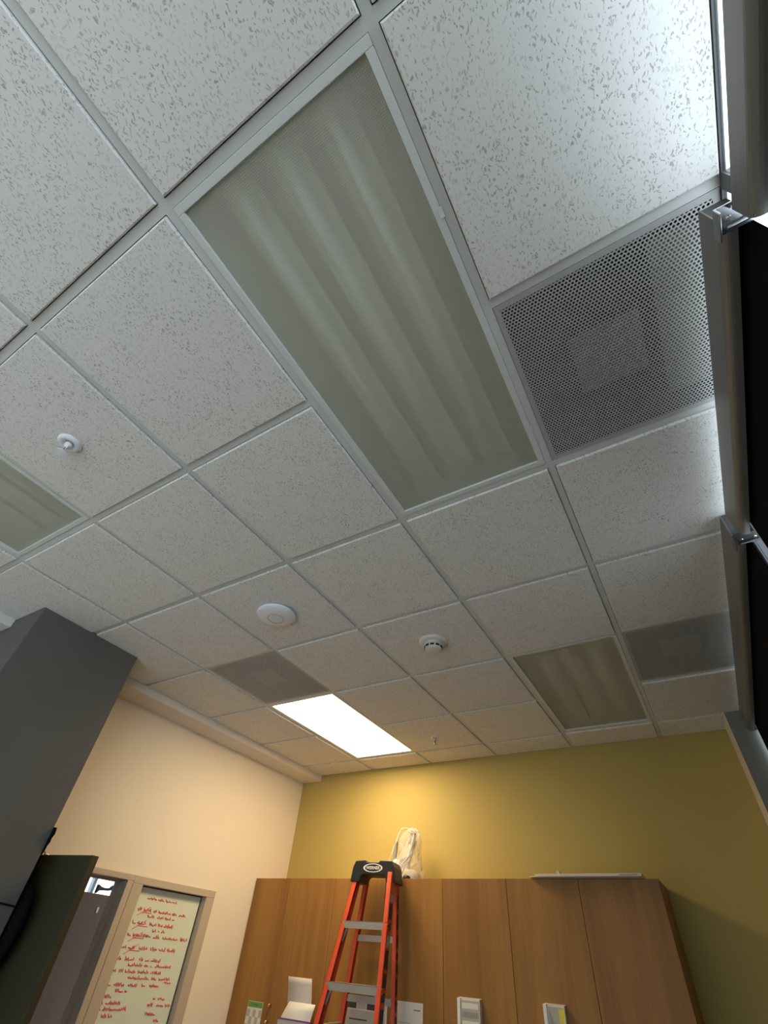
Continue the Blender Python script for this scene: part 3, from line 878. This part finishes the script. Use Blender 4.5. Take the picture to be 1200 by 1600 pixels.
# notice behind the ladder with a strip of pictures at its head
s = sheet('notice', -1.66, -1.335, -1.497, -1.93, 'printed notice with picture strip seen through the ladder', 'paper')
yq = CY - .0016
for (a, b, m_) in ((-1.64, -1.562, 'ink'), (-1.556, -1.49, 'paper_grey'), (-1.484, -1.405, 'ink'), (-1.400, -1.350, 'paper_grey')):
    mark(s, a, b, -1.508, -1.556, m_, yq, 'picture')
mark(s, -1.64, -1.350, -1.562, -1.91, 'paper_grey', yq, 'text_panel')
for k in range(7):
    mark(s, -1.61, -1.61 + .22 * (.6 + .4 * ((k * 37 % 10) / 10)), -1.60 - k * .035, -1.606 - k * .035, 'ink', yq - .0004, 'text_line')
# plain sheet right of the ladder
s = sheet('letter_sheet', -1.285, -1.088, -1.497, -1.78, 'plain white sheet taped just right of the ladder')
mark(s, -1.150, -1.105, -1.528, -1.532, 'ink', yq, 'text_line')
mark(s, -1.270, -1.262, -1.512, -1.518, 'ink', yq, 'text_line')
for k in range(6):
    mark(s, -1.26, -1.26 + .13 * (.7 + .3 * ((k * 53 % 10) / 10)), -1.585 - k * .025, -1.588 - k * .025, 'paper_grey', yq, 'text_line')

def brochure_holder(x0, x1, ztop, label, accent):
    t = thing('brochure_holder', ((x0 + x1) / 2, CY, z(-1.80)), label, 'brochure holder', 'brochure holders on the cabinet doors')
    dp = .034
    MB().box(x0, x1, CY - .004, CY - .0006, z(-1.80), z(ztop)).build('back_panel', M['cardboard'], t)
    MB().box(x0, x0 + .018, CY - dp, CY - .004, z(-1.80), z(ztop - .004)).build('side_panel', M['white_print'], t)
    MB().box(x1 - .003, x1, CY - dp, CY - .004, z(-1.80), z(ztop - .004)).build('side_panel', M['cardboard'], t)
    MB().box(x0, x1, CY - dp, CY - .0006, z(-1.804), z(-1.80)).build('bottom_panel', M['cardboard'], t)
    for k in range(3):
        y = CY - .008 - k * .008
        MB().obox((x0 + .019, y - .005, z(-1.80)), (x1 - x0 - .023, 0, 0), (0, .005, 0), (0, -.001 * k, ztop + 1.80 - .004 - .004 * k)).build('brochure', M['paper_grey' if k == 2 else 'paper'], t)
    if accent:
        MB().box(x1 - .034, x1 - .004, CY - .0315, CY - .0292, z(-1.79), z(ztop - .016)).build('accent_strip', M['yellow_print'], t)
        MB().prism([(x0 + .03, z(ztop - .02)), (x0 + .075, z(ztop - .13)), (x0 + .03, z(ztop - .13))], 1, CY - .0312, CY - .0292).build('print_block', M['grey_plastic'], t)
    else:
        for k in range(5):
            MB().box(x0 + .028, x1 - .012, CY - .0312, CY - .0292, z(ztop - .045 - k * .036), z(ztop - .022 - k * .036)).build('print_block', M['grey_plastic' if k % 2 else 'paper'], t)
brochure_holder(-.850, -.712, -1.448, 'grey brochure holder on the cabinet door between ladder and right end', False)
brochure_holder(-.350, -.236, -1.434, 'brochure holder with a yellow stripe below the flat carton', True)

# ------------------------------------------------------------------ door and glazed side panel on the left wall
fr = MB()
X0, X1 = XL - .125, XL + .012
ft = z(-1.022)
d1 = struct(MB().box(X0, X1, DY0 - .045, DY1 + .045, DZT, ft).build('door_1', M['frame'], bevel=.003), 'open doorway with taupe steel frame in the cream wall')
MB().box(X0, X1, DY0 - .045, DY0, 0, DZT).build('frame_jamb', M['frame'], d1, bevel=.003)
MB().box(X0, X1, DY1, DY1 + .045, 0, DZT).build('frame_jamb', M['frame'], d1, bevel=.003)
MB().box(XL - .08, XL - .062, DY1 - .014, DY1, 0, DZT - .014).box(XL - .08, XL - .062, DY0, DY1, DZT - .014, DZT).build('door_stop', M['frame'], d1)
# swung-open leaf
hinge = Vector((XL - .0, 1.578, 0)); free = Vector((-1.930, 1.6735, 0))
ax = (free - hinge).normalized(); nr = Vector((-ax.y, ax.x, 0))
lf = MB().obox(hinge + ax * .016 + Vector((0, 0, .012)), ax * ((free - hinge).length - .016), nr * .038, (0, 0, z(-1.053) - .012)).build('door_leaf', M['doorleaf'], d1, bevel=.002)
lf['label'] = 'dark olive door leaf standing open beside the column'
pk = hinge + ax * .66
MB().tube([pk + Vector((0, 0, 1.0)), pk + nr * -.05 + Vector((0, 0, 1.0)), pk + nr * -.05 + ax * -.11 + Vector((0, 0, 1.0))], .009, 8).build('handle', M['chrome'], lf)

w5 = struct(MB().box(X0, X1, DY1 + .045, 3.175, z(-1.064), ft).build('window_5', M['frame'], bevel=.003), 'tall glazed side panel with red handwriting in taupe frame')
MB().box(X0, X1, DY1 + .047, SY0, 0, z(-1.064)).build('frame_post', M['frame'], w5, bevel=.003)
MB().box(X0, X1, SY1, 3.175, 0, z(-1.064)).build('frame_post', M['frame'], w5, bevel=.003)
MB().box(X0, X1, SY0, SY1, 0, .10).build('frame_sill', M['frame'], w5, bevel=.003)
PX = XL - .035
MB().box(PX - .012, PX - .002, SY0, SY1, .10, z(-1.064)).build('backing', M['dark'], w5)
pane = MB().box(PX - .002, PX + .002, SY0 + .003, SY1 - .012, .103, z(-1.071)).build('pane', M['frosted'], w5)
# red handwriting: rows of short strokes, (start, end) across the pane and drop from its top edge
random.seed(21)
def scribble(mb, y0, y1, zz, h, slope=-.0):
    """cursive-looking stroke run between y0 and y1"""
    y = y0; pts = []
    while y < y1:
        pts.append((PX + .0032, y, zz + slope * (y - y0) + random.uniform(0, h)))
        y += random.uniform(.004, .008)
        pts.append((PX + .0032, y, zz + slope * (y - y0) - random.uniform(0, h * .35)))
        y += random.uniform(.003, .007)
    if len(pts) > 1: mb.tube(pts, .0027, 4)
rows = [  # (drop, h, [(y0, y1), ...]) in metres on the pane
    (.055, .013, [(.10, .18), (.19, .24), (.25, .30), (.31, .35)]),
    (.118, .017, [(.055, .08), (.10, .16), (.18, .20), (.22, .32), (.34, .38), (.40, .46)]),
    (.147, .014, [(.145, .20), (.225, .24), (.25, .27), (.29, .34), (.355, .375)]),
    (.186, .016, [(.045, .07), (.085, .15), (.18, .23), (.25, .285), (.30, .38)]),
    (.216, .014, [(.22, .25), (.27, .28), (.295, .325)]),
    (.246, .017, [(.04, .06), (.08, .15), (.16, .22), (.245, .29), (.32, .45), (.47, .53)]),
    (.306, .017, [(.035, .06), (.08, .13), (.16, .23), (.25, .30), (.32, .375), (.385, .45)]),
    (.360, .016, [(.03, .055), (.085, .15), (.19, .22), (.24, .27), (.285, .36)]),
    (.386, .014, [(.12, .22), (.245, .275), (.295, .305), (.33, .46)]),
    (.416, .015, [(.03, .05), (.07, .10), (.115, .19), (.21, .29), (.31, .39)]),
    (.444, .014, [(.15, .30), (.33, .37), (.39, .47)]),
    (.460, .013, [(.44, .50)]),
    (.478, .015, [(.02, .045), (.07, .14), (.17, .24), (.27, .30), (.33, .40)]),
    (.503, .013, [(.09, .15), (.16, .175)]),
    (.530, .015, [(.015, .08)]), (.536, .014, [(.39, .41), (.43, .48)]),
    (.556, .014, [(.010, .035), (.055, .16)]), (.566, .016, [(.36, .40), (.43, .48), (.50, .54)]),
    (.582, .015, [(.010, .035), (.05, .21)]),
    (.612, .015, [(.012, .03), (.055, .09), (.10, .125)]), (.606, .014, [(.36, .44)]), (.636, .014, [(.44, .48)]),
]
hw = MB()
ptop = z(-1.071)
for drop, h, runs in rows:
    for a, b in runs:
        scribble(hw, SY0 + a, SY0 + b, ptop - drop, h)
for drop in (.118, .186, .246, .306):   # crossing-out and underlines at the row heads
    hw.tube([(PX + .0032, SY0 + .06, ptop - drop - .030), (PX + .0032, SY0 + .15, ptop - drop + .022)], .0019, 4)
    hw.tube([(PX + .0032, SY0 + .09, ptop - drop - .010), (PX + .0032, SY0 + .17, ptop - drop - .010)], .0019, 4)
ho = hw.build('handwriting', M['marker'], pane); ho['kind'] = 'stuff'
ho['label'] = 'rows of red marker handwriting'
# papers taped at the bottom of the glass
def pane_sheet(name, y0, y1, zt_, zb_, mat, label, off=.0025):
    o = MB().box(PX + off, PX + off + .0008, y0, y1, zb_, zt_).build(name, M[mat])
    return tag(o, label, 'notice')
s = pane_sheet('notice', SY0 + .012, SY0 + .245, ptop - .672, ptop - 1.0, 'white_print', 'black and white printed notice low on the glazed panel')
def pane_mark(par, y0, y1, zt_, zb_, mat, off): return MB().box(PX + off, PX + off + .0004, y0, y1, zb_, zt_).build('print_block', M[mat], par)
pane_mark(s, SY0 + .012, SY0 + .190, ptop - .700, ptop - .99, 'ink', .0034)
pane_mark(s, SY0 + .190, SY0 + .240, ptop - .706, ptop - .99, 'ink', .0034)
pane_mark(s, SY0 + .08, SY0 + .18, ptop - .745, ptop - .86, 'yellow_print', .0040)
text_mesh('lettering', 'P', .040, M['white_print'], s, (PX + .0042, SY0 + .214, ptop - .722), (0, 0, 1), (0, -1, 0), bold=.001)
s = pane_sheet('notice', SY0 + .25, SY0 + .45, ptop - .700, ptop - .99, 'paper', 'plain pale notice low on the glazed panel beside the black one')
pane_mark(s, SY0 + .30, SY0 + .36, ptop - .735, ptop - .742, 'paper_grey', .0034)

# black bag hanging on the open leaf, partly hidden by the column
bx = Vector((-2.215, 1.612, z(-1.17)))
t = thing('hanging_bag', (bx.x, bx.y, z(-1.52)), 'black cloth bag hanging on the dark door beside the column', 'bag')
bb = MB(); vs = []; fs = []
prof = [(.0, .035), (-.03, .075), (-.09, .105), (-.16, .112), (-.23, .10), (-.29, .078), (-.33, .04)]
sg = 20
for i, (dz, hw_) in enumerate(prof):
    for j in range(sg):
        a = 2 * PI * j / sg
        q = ax * (hw_ * math.cos(a)) + nr * (-.045 - (.018 + .022 * math.sin(i * PI / 6)) * math.sin(a)) + Vector((0, 0, dz + .006 * math.sin(3 * a + i)))
        vs.append(bx + q)
for i in range(len(prof) - 1):
    for j in range(sg): fs.append((i * sg + j, i * sg + (j + 1) % sg, (i + 1) * sg + (j + 1) % sg, (i + 1) * sg + j))
fs += [tuple(range(sg))[::-1], tuple((len(prof) - 1) * sg + j for j in range(sg))]
bb.add(vs, fs); bb.build('pouch', M['black_cloth'], t, smooth=True)
MB().tube([bx + nr * -.045 + ax * -.03, bx + nr * -.03 + Vector((0, 0, .10)), bx + nr * -.012 + Vector((0, 0, .118)), bx + nr * -.03 + Vector((0, 0, .10)), bx + nr * -.045 + ax * .03], .006, 6).build('strap', M['black_cloth'], t)
MB().tube([bx + Vector((0, 0, .112)) + nr * .0, bx + Vector((0, 0, .112)) + nr * -.02, bx + Vector((0, 0, .124)) + nr * -.026], .004, 6).build('hook', M['chrome'], t)
# loose cord on the column
cd = MB().tube([(-2.1205, 1.36, z(-1.245)), (-2.1205, 1.42, z(-1.262)), (-2.1205, 1.47, z(-1.266)), (-2.1205, 1.522, z(-1.27))], .004, 6).build('cord', M['black_cloth'])
tag(cd, 'short black cord lying across the column edge at the left', 'cord')
# small ragged dark cloth hanging behind the column edge
rag = MB().prism([(-2.13, z(-.955)), (-2.108, z(-.958)), (-2.100, z(-.985)), (-2.112, z(-1.003)), (-2.108, z(-1.018)), (-2.120, z(-1.036)), (-2.118, z(-1.05)), (-2.128, z(-1.072)), (-2.15, z(-1.06)), (-2.16, z(-.97))], 1, 1.531, 1.537).build('cloth_scrap', M['black_cloth'])
tag(rag, 'small ragged dark cloth scrap sticking out behind the column', 'cloth')

# ------------------------------------------------------------------ hall beyond the doorway
hx = -4.35
hb = MB()
hb.box(hx - .1, hx, .4, 2.9, 0, H + PT).box(hx - .1, hx, 3.62, 4.6, 0, H + PT).box(hx - .1, hx, 2.9, 3.62, 0, z(-1.25)).box(hx - .1, hx, 2.9, 3.62, z(-.75), H + PT)
struct(hb.build('wall_hall', M['hallwhite']), 'white hall wall with window seen through the doorway')
struct(MB().box(hx - .1, XL - .12, .3, .4, 0, H + PT).box(hx - .1, XL - .12, 4.6, 4.7, 0, H + PT).build('wall_hall_end', M['hallwhite']), 'end walls of the hall')
struct(MB().box(hx - .1, XL - .12, .3, 4.7, z(-.3), z(-.2)).build('ceiling_hall', M['hallwhite']), 'white ceiling of the hall')
w6 = struct(MB().box(hx - .06, hx - .01, 2.9, 3.62, z(-.79), z(-.75)).build('window_6', M['hallwhite'], bevel=.002), 'bright hall window seen through the doorway')
MB().box(hx - .06, hx - .01, 3.24, 3.27, z(-1.25), z(-.79)).build('mullion', M['bluegrey'], w6)
MB().box(hx - .04, hx - .035, 2.9, 3.62, z(-1.25), z(-.79)).build('pane', M['glass'], w6)
pt = thing('office_partition', (-3.6, 2.6, 0), 'brownish grey partition panel in the hall seen through the doorway', 'partition')
MB().box(-3.62, -3.58, 2.0, 2.995, 0, z(-1.088)).build('panel', M['hallgrey'], pt)
MB().box(-3.625, -3.575, 2.995, 3.045, 0, z(-1.02)).build('end_post', M['bluegrey'], pt)
MB().box(-3.58, -3.575, 2.868, 2.884, z(-1.20), z(-1.165)).build('switch', M['white_print'], pt)
bw = MB().prism([(2.815, z(-1.086)), (2.835, z(-1.067)), (2.875, z(-1.063)), (2.915, z(-1.060)), (2.945, z(-1.05)), (2.945, z(-1.02)), (2.925, z(-1.040)), (2.875, z(-1.046)), (2.838, z(-1.040)), (2.815, z(-1.030))], 0, -3.615, -3.585).build('bow_ornament', M['ink'])
tag(bw, 'dark bow shaped ornament on the partition before the bright window', 'ornament')
